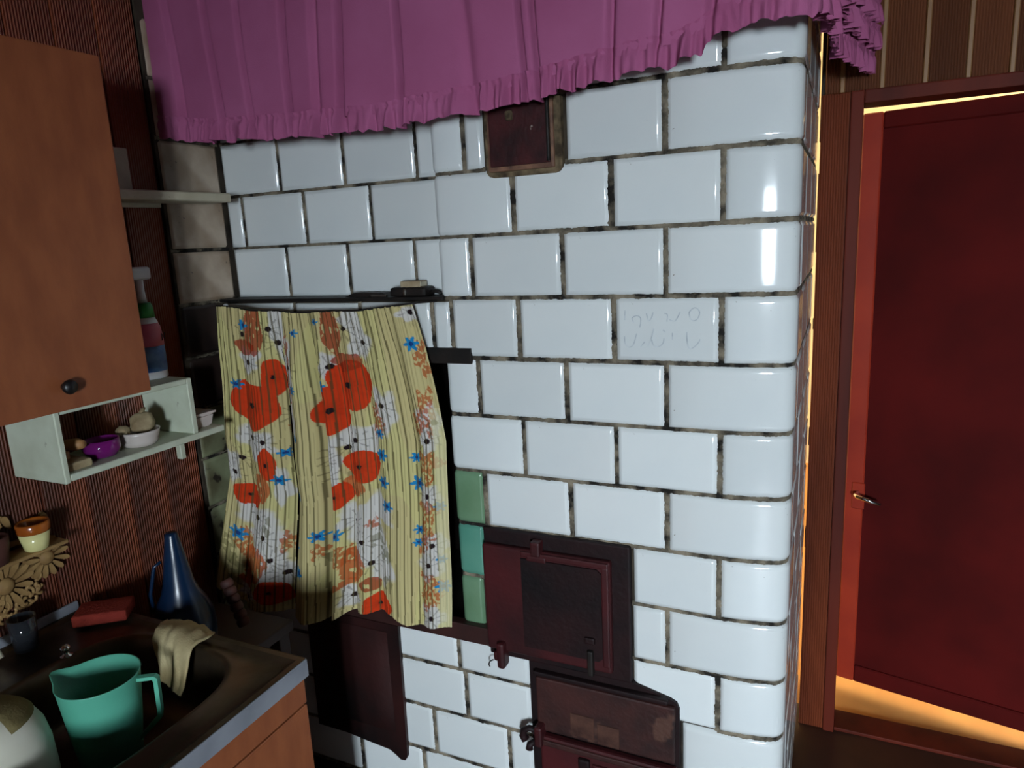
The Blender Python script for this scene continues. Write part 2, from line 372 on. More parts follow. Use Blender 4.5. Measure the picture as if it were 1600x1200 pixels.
def ribbon(a, b, at, along, p=path, wid=.0062, level=.0030):
    vs, fs = MORT; n = max(2, int(abs(b-a)/.0028)); K = 5; base = len(vs)
    for i in range(n+1):
        s = a + (b-a)*i/n
        ww = wid*(1 + .35*noise.noise(Vector((s*38, at*11, 3.1))) + .30*noise.noise(Vector((s*150, at*7, 9))) + .30*noise.noise(Vector((s*420, at*13, 5))))
        for k in range(K):
            f = (k/(K-1)*2 - 1)
            nz = noise.noise(Vector((s*60+at*31, f*1.4, at*17)))*.0016 + noise.noise(Vector((s*210, f*3, at*23)))*.0010
            d = level + nz + (abs(f)**2)*.002
            if along == 'u': q = p(s, d); vs.append((q.x, q.y, at + f*ww))
            else: q = p(at + f*ww, d); vs.append((q.x, q.y, s))
    for i in range(n):
        for k in range(K-1): fs.append([base+i*K+k, base+(i+1)*K+k, base+(i+1)*K+k+1, base+i*K+k+1])
USE = u_side(.742)
TILES = {}
def row(k, xs, left=None, right=True, mats=None):
    """one course of tiles; xs are the joints from left to right on the front"""
    z1, z0 = Z(k), Z(k+1)
    if left is not None: xs = [u_left(left)] + xs
    if right:
        leg = u_side(.10 if k % 2 == 0 else .205)
        side = [leg]
        while side[-1] + .23 < USE: side.append(side[-1] + .22)
        xs = xs + side + [USE]
    for i, (a, b) in enumerate(zip(xs, xs[1:])):
        TILES[(k, i)] = tile(a, b, z0, z1, material=(mats or {}).get(i, M_GLAZE))
    for u in xs[1:-1]: ribbon(z0, z1, u, 'z', wid=.0058 if random.random() < .6 else .0078)
    if k < 12 : ribbon(xs[0], xs[-1], z0, 'u')
    return xs
HALF = [-.55, -.33, -.11]; FULL = [-.66, -.44, -.22]
row(-2, FULL, .066); row(-1, HALF, .066)
row(0, [-.664, -.612], .066, False); row(0, [-.427, -.22])
row(1, HALF, .066); row(2, FULL, .066)
row(3, [-.722] + HALF)
for a, b in ((-1.448, -1.19), (-1.19, -.982), (-.982, -.774), (-.774, -.722)): tile(a, b, Z(4), Z(3)-.006, p=flat(0)); ribbon(Z(4), Z(3)-.006, b, 'z', flat(0), .005)
row(4, FULL, .12); row(5, HALF, .12)
row(6, FULL, .12, mats={0: M_GREEN})
row(7, [-.668], .05, False, {0: M_TURQ}); row(7, [-.300, -.11])
row(8, [-.680], .05, False, {0: M_GREEN}); row(8, [-.303, -.22])
tile(-.303, -.11, Z(10)+.0, Z(9)); row(9, [-.11])
ribbon(-.30, -.11, Z(9), 'u'); ribbon(Z(10), Z(9), -.11, 'z')
row(10, [-.190]); row(11, [-.190, -.11]); row(12, [-.190])
# the low front under the cooking niche
def low(k, xs, z1=None):
    for a, b in zip(xs, xs[1:]): tile(a, b, Z(k+1), z1 or Z(k), p=flat(0))
    for u in xs[1:-1]: ribbon(Z(k+1), z1 or Z(k), u, 'z', flat(0), .007)
    ribbon(xs[0], xs[-1], Z(k+1), 'u', flat(0), .008)
low(9, [-1.452, -1.20, -.965, -.766, -.562], .578); low(10, [-1.452, -1.16, -.965, -.752, -.562])
low(11, [-1.452, -1.22, -1.03, -.860, -.634, -.562]); low(12, [-1.452, -1.12, -.905, -.70, -.562, -.37, -.190])
# recessed wall above the ledge
YR = .066
for k, xs in ((-2, [-1.452, -1.40, -1.18, -.97, -.735]), (-1, [-1.452, -1.255, -1.045, -.835, -.735]), (0, [-1.452, -1.252, -1.042, -.828, -.735]),
              (1, [-1.452, -1.396, -1.181, -.970, -.735]), (2, [-1.452, -1.258, -1.055, -.852, -.735])):
    for a, b in zip(xs, xs[1:]): tile(a, b, Z(k+1), Z(k), p=flat(YR), gap=.003)
    for u in xs[1:-1]: ribbon(Z(k+1), Z(k), u, 'z', flat(YR), .005, .0045)
    ribbon(xs[0], xs[-1], Z(k+1), 'u', flat(YR), .005, .0045)
# the cheek that meets the wooden wall
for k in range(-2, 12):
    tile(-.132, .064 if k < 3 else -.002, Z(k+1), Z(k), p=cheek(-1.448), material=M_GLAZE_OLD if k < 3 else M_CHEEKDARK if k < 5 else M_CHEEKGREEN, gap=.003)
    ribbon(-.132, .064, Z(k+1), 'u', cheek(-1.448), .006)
mort = mesh_obj('mortar', MORT[0], MORT[1], M_MORTAR, stove); mort['kind'] = 'stuff'
# masonry core with the cooking niche left open
boxes('masonry_core', [(XE+.009, -.06, .010, .742, 0, 2.315), (-.06, XS-.010, .065, .742, 0, 2.315), (-.06, -.02, .030, .065, 0, 2.315), (-1.452, XE+.009, YR+.009, .742, 1.447, 2.315), (-1.452, XE+.009, .009, .742, 1.330, 1.447),
      (-1.452, XE+.009, .42, .742, .60, 1.330), (-1.452, XE+.009, .009, .742, 0, .560), (-1.459, -1.452, -.134, .30, 0, 2.315)], M_CORE, stove)
boxes('niche_lining', [(-1.449, XE-.002, .40, .419, .60, 1.328), (-1.449, XE-.002, .013, .40, 1.322, 1.329), (-1.4495, -1.442, .013, .40, .60, 1.322), (XE-.006, XE+.002, .125, .40, .60, 1.322)], M_SOOT, stove)
box('cooktop', (-1.448, XE-.002, -.012, .40, .582, .612), M_IRON, stove, .004)
box('cooktop_edge', (-1.448, -.655, -.016, .012, .580, .628), mat('brown_edge_paint', lin(64, 34, 30), .5, lin(40, 22, 20), 9), stove, .003)
box('ledge', (-1.446, -.738, -.004, YR, 1.449, 1.4575), M_IRON, stove, .002)
box('lintel_angle', (-1.44, -.672, -.006, .012, 1.300, 1.337), M_IRON, stove, .001)

# scribble fingered onto one tile
SCR = [[(-.304,1.424),(-.305,1.404)],[(-.286,1.399),(-.289,1.408),(-.279,1.413),(-.271,1.407),(-.273,1.389)],[(-.259,1.418),(-.255,1.403),(-.249,1.408),(-.245,1.42)],
 [(-.222,1.418),(-.216,1.415),(-.217,1.401)],[(-.212,1.405),(-.2,1.403),(-.19,1.421)],[(-.17,1.407),(-.172,1.42),(-.161,1.429),(-.152,1.421),(-.155,1.408),(-.163,1.403),(-.17,1.407)],
 [(-.306,1.37),(-.305,1.355),(-.297,1.347),(-.287,1.353),(-.28,1.376)],[(-.272,1.348),(-.263,1.359)],[(-.257,1.349),(-.25,1.364),(-.244,1.386)],
 [(-.249,1.364),(-.244,1.351),(-.233,1.35),(-.225,1.357),(-.223,1.367)],[(-.225,1.384),(-.221,1.38)],[(-.177,1.38),(-.176,1.359),(-.171,1.346),(-.161,1.351),(-.153,1.36),(-.151,1.366)],[(-.206,1.378),(-.206,1.364)]]
def catmull(pts, n=6):
    if len(pts) < 3: return pts
    P = [pts[0]] + pts + [pts[-1]]; o = []
    for i in range(1, len(P)-2):
        for q in range(n):
            t = q/n; a, b, c, d = P[i-1], P[i], P[i+1], P[i+2]
            o.append(tuple(.5*((2*b[e]) + (-a[e]+c[e])*t + (2*a[e]-5*b[e]+4*c[e]-d[e])*t*t + (-a[e]+3*b[e]-3*c[e]+d[e])*t**3) for e in (0, 1)))
    return o + [pts[-1]]
stile_t = min((t for (k, i), t in TILES.items() if k == 3), key=lambda t: abs((t.location.x + stove.location.x) + .22))
for l in SCR:
    l = catmull(l); svs, sfs = [], []
    for i, (x, z) in enumerate(l):
        a = l[max(0, i-1)]; b = l[min(len(l)-1, i+1)]; t = Vector((b[0]-a[0], b[1]-a[1])).normalized(); n = Vector((-t.y, t.x))*.0011
        svs += [(x+n.x, -.0013, z+n.y), (x-n.x, -.0013, z-n.y)]
    for i in range(len(l)-1): sfs.append([2*i, 2*i+1, 2*i+3, 2*i+2])
    mesh_obj('scribble_stroke', svs, sfs, M_PENCIL, stile_t)

# small flue door under the pink curtain
fl = prism_y('flue_door', [(-.604, 1.860), (-.604, 1.722), (-.598, 1.714), (-.588, 1.711), (-.446, 1.711), (-.436, 1.714), (-.430, 1.722), (-.430, 1.860)], -.006, .012, M_PUTTY, stove)
fl['label'] = 'small dark red flue door'
box('frame', (-.597, -.445, -.012, .0, 1.722, 1.872), mat('flue_frame_rust', lin(128, 92, 70), .7, lin(70, 44, 36), 30), fl, .004)
box('plate', (-.590, -.452, -.017, -.004, 1.732, 1.870), M_FLUEPLATE, fl, .003)
box('knob', (-.548, -.532, -.024, -.012, 1.822, 1.842), M_PUTTY, fl, .005)
box('rim', (-.458, -.452, -.021, -.006, 1.735, 1.870), M_IRON, fl, .002)

# fire door
fd = box('fire_door', (-.666, -.301, -.010, .012, .560, .898), M_DOORSOOT, stove, .004)
fd['label'] = 'dark maroon iron fire door blackened with soot'
leaf = bm_obj('leaf', box_bm((-.664, -.342, -.026, -.006, .583, .863), .007, 3), M_DOORPAINT, fd)
prism_y('inner_panel', [(-.560, .612), (-.372, .612), (-.362, .622), (-.362, .832), (-.372, .842), (-.560, .842)], -.030, -.02, M_DOORSOOT, fd)
box('raised_border', (-.362, -.345, -.031, -.024, .60, .850), M_DOORPAINT, fd, .004)
box('raised_border', (-.56, -.345, -.031, -.024, .846, .860), M_DOORPAINT, fd, .004)
box('top_catch', (-.532, -.508, -.036, -.008, .852, .889), M_DOORPAINT, fd, .005)
box('catch_foot', (-.545, -.495, -.032, -.016, .838, .852), M_DOORPAINT, fd, .004)
hg = box('hinge_tongue', (-.632, -.612, -.044, -.010, .543, .612), M_DOORPAINT, fd, .007)
box('hinge_ear', (-.648, -.630, -.030, -.008, .553, .578), M_DOORPAINT, hg, .006)
tube('wire_hook', [(-.648, -.03, .556), (-.656, -.034, .552), (-.660, -.034, .543), (-.657, -.034, .537)], .0016, M_IRON, hg, 6)
box('latch_bar', (-.398, -.384, -.040, -.020, .575, .640), M_IRON, fd, .004)
box('latch_stud', (-.405, -.380, -.036, -.02, .655, .672), M_DOORSOOT, fd, .004)
# ash door under it
ad = prism_y('ash_door', [(-.560, .05), (-.192, .05), (-.192, .520), (-.198, .534), (-.212, .541), (-.30, .562), (-.560, .562)], -.008, .012, M_DOORSOOT, stove)
ad['label'] = 'worn brown iron ash door'
box('top_panel', (-.540, -.200, -.020, -.004, .382, .528), M_ASH, ad, .005)
box('top_rib', (-.545, -.215, -.024, -.004, .533, .545), M_DOORSOOT, ad, .004)
box('worn_patch', (-.452, -.392, -.0225, -.018, .392, .452), M_RUST, ad, .002)
box('worn_patch', (-.384, -.330, -.0225, -.018, .386, .440), M_RUST, ad, .002)
lf = box('leaf', (-.530, -.197, -.030, -.008, .085, .374), M_DOORPAINT, ad, .006)
box('leaf_border', (-.525, -.202, -.034, -.026, .350, .366), M_ASH, lf, .004)
box('leaf_boss', (-.43, -.40, -.040, -.028, .31, .345), M_DOORSOOT, lf, .006)
box('leaf_panel', (-.395, -.22, -.036, -.028, .12, .335), M_DOORPAINT, lf, .006)
box('leaf_latch', (-.540, -.520, -.046, -.010, .350, .405), M_DOORPAINT, ad, .006)
tube('latch_hook', [(-.535, -.03, .385), (-.556, -.036, .392), (-.570, -.038, .384), (-.573, -.038, .368), (-.566, -.038, .358)], [.007, .008, .009, .010, .011], M_DOORSOOT, ad)
tube('latch_knob', [(-.545, -.028, .352), (-.557, -.034, .344), (-.558, -.036, .332)], [.007, .009, .010], M_DOORSOOT, ad)
# oven door at the left, its paint run over the tiles below
od = thing('oven_door', (0, 0, 0)); od.parent = stove; od.location = -stove.location
od['label'] = 'dark brown painted oven door'
prism_y('surround', [(-1.262, .575), (-1.262, .190), (-1.16, .190), (-1.08, .182), (-1.01, .176), (-.992, .166), (-.975, .154), (-.960, .156), (-.952, .170), (-.950, .22), (-.947, .40), (-.944, .575)], -.010, .010, M_OVEN, od)
pv, pf = [], []
for i in range(13):
    for k in range(13):
        a = i/12*2-1; b = k/12*2-1
        pv.append((-1.10 + .118*a, -.012 - .016*(1-abs(a)**4)*(1-abs(b)**4), .395 + .155*b))
for i in range(12):
    for k in range(12): pf.append([i*13+k, (i+1)*13+k, (i+1)*13+k+1, i*13+k+1])
mesh_obj('bulged_plate', pv, pf, M_OVEN, od, True)


# ------------------------------------------------------------------ pink curtain with its ruffle
PLAN = [(-1.450, -.100), (-.005, -.100), (.020, -.094), (.038, -.078), (.046, -.050), (.050, .10), (.060, .35), (.105, .58), (.136, .715)]
CUM = [0]
for a, b in zip(PLAN, PLAN[1:]): CUM.append(CUM[-1] + math.dist(a, b))
def plan(d):
    for i in range(len(PLAN)-1):
        if d <= CUM[i+1] or i == len(PLAN)-2:
            f = (d-CUM[i])/(CUM[i+1]-CUM[i]); a, b = PLAN[i], PLAN[i+1]
            t = Vector((b[0]-a[0], b[1]-a[1])).normalized()
            return Vector((a[0]+(b[0]-a[0])*f, a[1]+(b[1]-a[1])*f)), Vector((t.y, -t.x))
PINK_HEM = [(0, 1.868), (.17, 1.842), (.43, 1.829), (.64, 1.820), (.72, 1.823), (.90, 1.830), (1.05, 1.844), (1.16, 1.855), (1.278, 1.862), (1.32, 1.878), (1.353, 1.904), (1.464, 1.910), (1.60, 1.925), (1.95, 1.940), (2.20, 1.935), (CUM[-1], 1.945)]
CREASE = [(.07, .010, .012), (.20, .016, .010), (.30, .012, .008), (.42, .020, .010), (.50, .010, .014), (.56, .024, .009), (.70, .024, .008), (.86, .006, .02), (.985, .020, .006), (1.015, .018, .007), (1.17, .014, .010), (1.25, .014, .008), (1.33, .012, .012), (1.42, .012, .010), (1.55, .02, .015), (1.70, .02, .02), (1.85, .02, .02), (2.0, .02, .02)]
def pink_fold(d, z):
    v = .013*noise.noise(Vector((d*5.5, z*.8, 1.7))) + .003*noise.noise(Vector((d*15, z*1.4, 5.2))) + .0005*noise.noise(Vector((d*50, z*5, 2)))
    for c, a, w in CREASE:
        cc = c + .012*math.sin(z*7 + c*9)
        v -= 1.5*a*math.exp(-((d-cc)/(w*.65))**2)
    return v + .012
pc = thing('pink_curtain', (-.7, -.1, 2.3), 'faded pink cloth curtain with a ruffled hem hung round the stove top', 'curtain')
NU, NV = 760, 26; vs, fs = [], []
for i in range(NU+1):
    d = CUM[-1]*i/NU; p, n = plan(d); hem = interp(d, PINK_HEM) + .034
    for k in range(NV+1):
        z = 2.30 + (hem-2.30)*k/NV
        q = p + n*(pink_fold(d, z)); vs.append((max(-1.452, q.x), q.y, z))
for i in range(NU):
    for k in range(NV): fs.append([i*(NV+1)+k, i*(NV+1)+k+1, (i+1)*(NV+1)+k+1, (i+1)*(NV+1)+k])
mesh_obj('cloth', vs, fs, M_PINK, pc, True)
def ruffle(name, d0, d1, off, hgt, amp, out=0, seed=0):
    n = int((d1-d0)/.0016); K = 9; vs, fs = [], []
    ph = 0
    for i in range(n+1):
        d = d0 + (d1-d0)*i/n; p, nn = plan(d); hem = interp(d, PINK_HEM) + off
        ph += .0016*2*PI*(22 + 22*noise.noise(Vector((d*9, seed, 4))) + 26*noise.noise(Vector((d*37, seed, 2))))
        am = amp*(.85 + 1.3*noise.noise(Vector((d*15, 8.3, seed))))
        wob = .006*noise.noise(Vector((d*28, seed, 1.1))) + .003*noise.noise(Vector((d*90, seed, 7)))
        for k in range(K):
            f = k/(K-1)
            z = hem + hgt*(1.12 - f*1.12) + wob*f*1.6 + .004*noise.noise(Vector((d*60, 3, seed)))*(1-f)
            head = math.exp(-((f-.16)/.10)**2)
            fl = .0035*noise.noise(Vector((d*45, f*2.2, seed+3)))*(.3+f) + .0042*noise.noise(Vector((d*120, f*3, seed)))*(1.1-f) + (am*(.18 + .82*f) * math.sin(ph + .5*math.sin(ph*.37)) + .35*am*math.sin(2.3*ph + 1 + f*1.5)*(.4+f)) * (1-.65*head)
            q = p + nn*(pink_fold(d, z)*.75 + .006 + out + fl - .004*head) ; vs.append((max(-1.452, q.x), q.y, z))
    for i in range(n):
        for k in range(K-1): fs.append([i*K+k, i*K+k+1, (i+1)*K+k+1, (i+1)*K+k])
    return mesh_obj(name, vs, fs, M_PINK, pc, True)
ruffle('ruffle', 0.0, CUM[-1], 0, .048, .0105)
ruffle('ruffle', 1.56, CUM[-1], .055, .05, .016, .012, 3)
ruffle('ruffle', 1.60, CUM[-1], .115, .05, .016, .010, 5)

# ------------------------------------------------------------------ flowered curtain over the cooking niche
LEFT_X = [(0,-1.354),(.13,-1.366),(.26,-1.372),(.46,-1.39),(.6,-1.388),(.8,-1.41),(1,-1.43)]
LEFT_Y = [(0,-.10),(.6,-.10),(.8,-.13),(1,-.165)]
RIGHT_X = [(0,-.791),(.13,-.765),(.27,-.744),(.4,-.728),(.54,-.731),(.72,-.738),(1,-.75)]
TOP_Z = [(0,1.45),(.22,1.436),(.46,1.43),(.74,1.432),(1,1.447)]
HEM_Z = [(0,.684),(.07,.648),(.15,.628),(.24,.622),(.32,.606),(.48,.602),(.56,.636),(.70,.65),(.76,.646),(.82,.622),(.88,.622),(.95,.632),(1,.635)]
def drape(s, t):
    x = interp(t, LEFT_X) * (1 - s) + interp(t, RIGHT_X) * s
    y = interp(t, LEFT_Y) * (1 - s)**2 + (-.075) * 2 * s * (1 - s) + (-.05) * s * s
    z = interp(s, TOP_Z) * (1 - t) + interp(s, HEM_Z) * t
    return x, y, z
POPPIES = [(0.197, 0.061, 0.047, 0.078, 1), (0.138, 0.121, 0.059, 0.025, 1), (0.158, 0.307, 0.118, 0.078, 0), (0.262, 0.209, 0.044, 0.058, 0), (0.584, 0.056, 0.044, 0.078, 1), (0.636, 0.227, 0.097, 0.078, 0), (0.536, 0.303, 0.091, 0.076, 0), (0.632, 0.156, 0.071, 0.029, 1), (0.09, 0.634, 0.071, 0.035, 0), (0.208, 0.501, 0.041, 0.054, 0), (0.172, 0.583, 0.044, 0.049, 2), (0.64, 0.491, 0.082, 0.054, 0), (0.595, 0.563, 0.059, 0.033, 2), (0.522, 0.583, 0.059, 0.041, 0), (0.151, 0.849, 0.065, 0.058, 2), (0.112, 0.917, 0.035, 0.025, 2), (0.23, 0.937, 0.065, 0.041, 0), (0.592, 0.834, 0.056, 0.062, 2), (0.53, 0.893, 0.065, 0.012, 2), (0.668, 0.899, 0.041, 0.025, 1), (0.699, 0.974, 0.062, 0.041, 0)]
WHITES = [(0.308, 0.057, 0.041, 0.087), (0.16, 0.159, 0.059, 0.037), (0.362, 0.161, 0.026, 0.082), (0.349, 0.303, 0.024, 0.103), (0.714, 0.087, 0.047, 0.062), (0.547, 0.167, 0.029, 0.037), (0.774, 0.303, 0.047, 0.062), (0.155, 0.434, 0.094, 0.045), (0.018, 0.551, 0.041, 0.054), (0.634, 0.407, 0.1, 0.054), (0.511, 0.473, 0.041, 0.07), (0.151, 0.699, 0.1, 0.049), (0.197, 0.766, 0.076, 0.062), (0.244, 0.857, 0.059, 0.062), (0.699, 0.637, 0.071, 0.045), (0.614, 0.679, 0.088, 0.054), (0.655, 0.757, 0.071, 0.082), (0.724, 0.821, 0.041, 0.082), (0.951, 0.343, 0.044, 0.054), (0.936, 0.399, 0.035, 0.033), (0.922, 0.567, 0.05, 0.037), (0.942, 0.721, 0.053, 0.037), (0.922, 0.789, 0.059, 0.045), (0.922, 0.967, 0.047, 0.049), (0.578, 0.943, 0.041, 0.037), (0.122, 0.957, 0.041, 0.025), (0.974, 0.027, 0.053, 0.021), (0.258, 0.569, 0.024, 0.062), (0.686, 0.027, 0.047, 0.033)]
DAISIES = [(0.13, 0.081), (0.266, 0.057), (0.294, 0.099), (0.16, 0.167), (0.36, 0.169), (0.653, 0.053), (0.73, 0.097), (0.553, 0.169), (0.764, 0.291), (0.634, 0.403), (0.57, 0.434), (0.14, 0.419), (0.203, 0.424), (0.072, 0.506), (0.028, 0.574), (0.15, 0.69), (0.192, 0.749), (0.228, 0.823), (0.276, 0.867), (0.592, 0.683), (0.638, 0.747), (0.674, 0.824), (0.49, 0.457), (0.497, 0.511), (0.97, 0.343), (0.932, 0.396), (0.92, 0.566), (0.936, 0.723), (0.916, 0.789), (0.922, 0.967), (0.578, 0.946), (0.122, 0.969), (0.312, 0.331), (0.976, 0.023)]
BLUES = [(0.14, 0.051, 0.024, 0.016), (0.068, 0.253, 0.024, 0.016), (0.406, 0.063, 0.018, 0.012), (0.507, 0.224, 0.024, 0.016), (0.947, 0.111, 0.026, 0.019), (0.362, 0.393, 0.015, 0.01), (0.73, 0.383, 0.021, 0.014), (0.734, 0.451, 0.026, 0.019), (0.732, 0.541, 0.026, 0.019), (0.276, 0.457, 0.021, 0.014), (0.251, 0.549, 0.024, 0.016), (0.862, 0.449, 0.021, 0.014), (0.868, 0.529, 0.029, 0.021), (0.345, 0.586, 0.018, 0.012), (0.434, 0.707, 0.024, 0.016), (0.52, 0.713, 0.026, 0.019), (0.06, 0.773, 0.029, 0.021), (0.324, 0.759, 0.021, 0.014), (0.351, 0.839, 0.026, 0.019), (0.747, 0.619, 0.024, 0.016), (0.866, 0.679, 0.021, 0.014), (0.86, 0.721, 0.018, 0.012), (0.97, 0.599, 0.021, 0.014), (0.968, 0.769, 0.018, 0.012), (0.97, 0.859, 0.026, 0.019), (0.522, 0.029, 0.015, 0.01), (0.38, 0.237, 0.018, 0.012)]
RUSTS = [(0.976, 0.157, 0.021, 0.049), (0.951, 0.303, 0.026, 0.054), (0.908, 0.343, 0.026, 0.029), (0.93, 0.467, 0.044, 0.035), (0.925, 0.52, 0.018, 0.012), (0.922, 0.617, 0.041, 0.033), (0.912, 0.689, 0.029, 0.029), (0.886, 0.729, 0.021, 0.025), (0.918, 0.849, 0.041, 0.029), (0.914, 0.901, 0.041, 0.029), (0.345, 0.223, 0.018, 0.041), (0.358, 0.103, 0.015, 0.041), (0.312, 0.389, 0.018, 0.041), (0.73, 0.347, 0.026, 0.049), (0.275, 0.76, 0.018, 0.029), (0.095, 0.799, 0.035, 0.037), (0.54, 0.796, 0.041, 0.033), (0.676, 0.687, 0.018, 0.016), (0.436, 0.759, 0.018, 0.021)]
LEAVES = [(0.724, 0.777, 0.018, 0.041), (0.697, 0.737, 0.024, 0.037), (0.032, 0.829, 0.029, 0.054), (0.06, 0.903, 0.029, 0.049), (0.58, 0.527, 0.018, 0.041), (0.47, 0.777, 0.026, 0.029), (0.744, 0.887, 0.024, 0.025), (0.751, 0.794, 0.015, 0.021), (0.208, 0.709, 0.018, 0.033), (0.601, 0.581, 0.041, 0.016)]
FOLDS = [(.475, .046, .018), (.30, .034, .028), (.10, .018, .025), (.58, .020, .022), (.70, .014, .022), (.86, .016, .026), (.40, -.026, .04), (.20, -.016, .05), (.525, -.018, .025), (.64, -.012, .03), (.78, -.012, .04), (.93, -.010, .03)]
def curtain_point(s, t):
    x, y, z = drape(s, t)
    g = .25 + .75*sstep(0, .25, t)
    for c, a, w in FOLDS:
        cc = c + .006*math.sin(t*2.4 + c*7)*t
        y += a*g*math.exp(-((s-cc)/w)**2)
    y += .0035*(1-.6*t)*math.sin(s*150 + 2*noise.noise(Vector((s*20, 1, 1)))) * math.exp(-t*9)
    y += .006*noise.noise(Vector((s*9, t*1.6, 3))) + .0009*math.sin(s*2*PI*62 + 2.0*noise.noise(Vector((s*14, t*3, 6))))
    x += .006*noise.noise(Vector((s*7, t*3, 9)))*t
    return x, y, z
def ell(s, t, e, wob=.18, seed=0):
    ds, dt = (s-e[0])/e[2], (t-e[1])/e[3]
    r = math.hypot(ds, dt)
    if r > 1.6: return 9, 0
    a = math.atan2(dt, ds)
    return r*(1 + wob*math.sin(a*3 + e[0]*40) * .5 + wob*.6*math.sin(a*5 + e[1]*50)), a
CREAM, WHITE_, POP, POP2, POP3 = lin(190, 177, 126), lin(200, 197, 194), lin(198, 58, 24), lin(150, 47, 22), lin(180, 84, 38)
BLU, BLU2, RUS, LEAFC, DARK, STRIPE = lin(30, 124, 176), lin(24, 60, 120), lin(166, 76, 30), lin(92, 92, 52), lin(34, 22, 26), lin(74, 66, 38)
def print_colour(s, t):
    w = Vector((s*34, t*52, 0)); nz = noise.noise(w)
    c = CREAM
    if noise.noise(Vector((s*6, t*3, 4))) > .1: c = mix(c, lin(196, 190, 128), .6)
    white = 0
    for e in WHITES:
        r, a = ell(s, t, e, .25)
        if r < 1.15: white = max(white, sstep(1.15, .85, r + nz*.18))
    white *= .9
    c = mix(c, WHITE_, white)
    for e in LEAVES:
        r, a = ell(s, t, e)
        if r < 1 and nz > -.15: c = mix(c, LEAFC, .55)
    for e in RUSTS:
        r, a = ell(s, t, e, .4)
        if r < 1.1 and noise.noise(Vector((s*110, t*90, 2))) > -.12: c = mix(c, RUS, .8)
    for (a0, b0) in DAISIES:
        ds, dt = (s-a0)*340, (t-b0)*485; r = math.hypot(ds, dt)
        if 4 < r < 19:
            k = math.cos(math.atan2(dt, ds)*9 + a0*30)
            if k > .82 and nz > -.3: c = mix(c, DARK, .42)
    for e in POPPIES:
        r, a = ell(s, t, e, .09)
        if r < 1:
            base = (POP, POP2, POP3)[e[4]]
            if e[4]:
                if noise.noise(Vector((s*70, t*46, 8))) > -.38: c = mix(base, c, .15)
            else:
                c = mix(base, POP2, .5*sstep(.55, .1, r) + .25*max(0, math.sin(a*11))*(r > .25) * .6)
                if r < .13: c = DARK
    for (a0, b0) in DAISIES:
        ds, dt = (s-a0)*340, (t-b0)*485
        if math.hypot(ds, dt) < 4.2: c = DARK
    for e in BLUES:
        r, a = ell(s, t, e, 0)
        if r < 1.35:
            lim = .92 + .30*math.cos(a*6)
            if r < lim: c = BLU if r > .35 else BLU2
    # the thin printed stripes run with the fabric
    f = (s*42 + .45*noise.noise(Vector((s*14, t*2.2, 6)))) % 1
    if f < .20 and not (s > .90 and t < .42 and s > .80 + t*.45): c = mix(c, STRIPE, .8)
    elif .5 < f < .58: c = mix(c, STRIPE, .32)
    if s > .955 and t > .3: c = mix(c, lin(206, 200, 158), .6)
    return c
fc = thing('flowered_curtain', (-1.08, -.08, .6), 'cream striped curtain printed with orange poppies and white daisies covering the niche', 'curtain')
NS, NT = 440, 420; vs, fs, cols = [], [], []
for i in range(NS+1):
    s = i/NS
    for k in range(NT+1):
        t = k/NT; vs.append(curtain_point(s, t)); cols.append(print_colour(s, t))
for i in range(NS):
    for k in range(NT):
        gap = .0105*sstep(.06, .30, k/NT)*(1 - .35*sstep(.8, 1, k/NT)) + .0015*noise.noise(Vector((k*.03, 2, 5)))
        if abs((i+.5)/NS - .302) < gap: continue          # the slit between the two widths of cloth
        fs.append([i*(NT+1)+k, i*(NT+1)+k+1, (i+1)*(NT+1)+k+1, (i+1)*(NT+1)+k])
mt = bpy.data.materials.new('flower_print'); mt.use_nodes = True
b_ = mt.node_tree.nodes['Principled BSDF']; b_.inputs['Roughness'].default_value = .9; b_.inputs['Specular IOR Level'].default_value = .1
at_ = mt.node_tree.nodes.new('ShaderNodeAttribute'); at_.attribute_name = 'print'
mt.node_tree.links.new(at_.outputs['Color'], b_.inputs['Base Color'])
cl = mesh_obj('cloth', vs, fs, mt, fc, True)
ca = cl.data.color_attributes.new('print', 'FLOAT_COLOR', 'POINT')
ca.data.foreach_set('color', [v for c in cols for v in c])
tube('cord', [curtain_point(s/20, 0.0) for s in range(21)] + [(-.748, -.012, 1.4485)], .0022, M_IRON, fc, 6)

# ------------------------------------------------------------------ things on the stove ledge
t = thing('matchbox', (-.835, .03, 1.479), 'small tan matchbox lying on the black iron block', 'matchbox')
box('sleeve', (-.862, -.808, .012, .046, 1.4795, 1.4935), M_CARD, t, .001, 1)
box('tray', (-.864, -.806, .014, .044, 1.4810, 1.4920), M_WPAINT, t, .001, 1)
t = thing('iron_block', (-.835, .03, 1.4578), 'black iron block with a small steel tab on the ledge', 'iron block')
bm_obj('body', box_bm((-.890, -.790, .004, .056, 1.4578, 1.4795), .008, 3), M_IRON, t)
kt = box('steel_tab', (-.850, -.840, -.001, .006, 1.460, 1.475), M_STEEL, t, .003)
tube('iron_hook', [(-.792, .03, 1.466), (-.776, .03, 1.468), (-.766, .03, 1.466), (-.760, .03, 1.461)], .0045, M_IRON, t, 8)
t = thing('stove_lifter', (-.96, .03, 1.4578), 'flat black iron stove lifter lying on the ledge', 'stove tool')
prism_y('blade', [(-1.030, 1.4579), (-1.015, 1.4640), (-1.000, 1.4680), (-.915, 1.4670), (-.902, 1.4579)], .012, .048, M_IRON, t)
box('grip', (-.945, -.900, .002, .010, 1.4579, 1.4630), M_STEEL, t, .001)

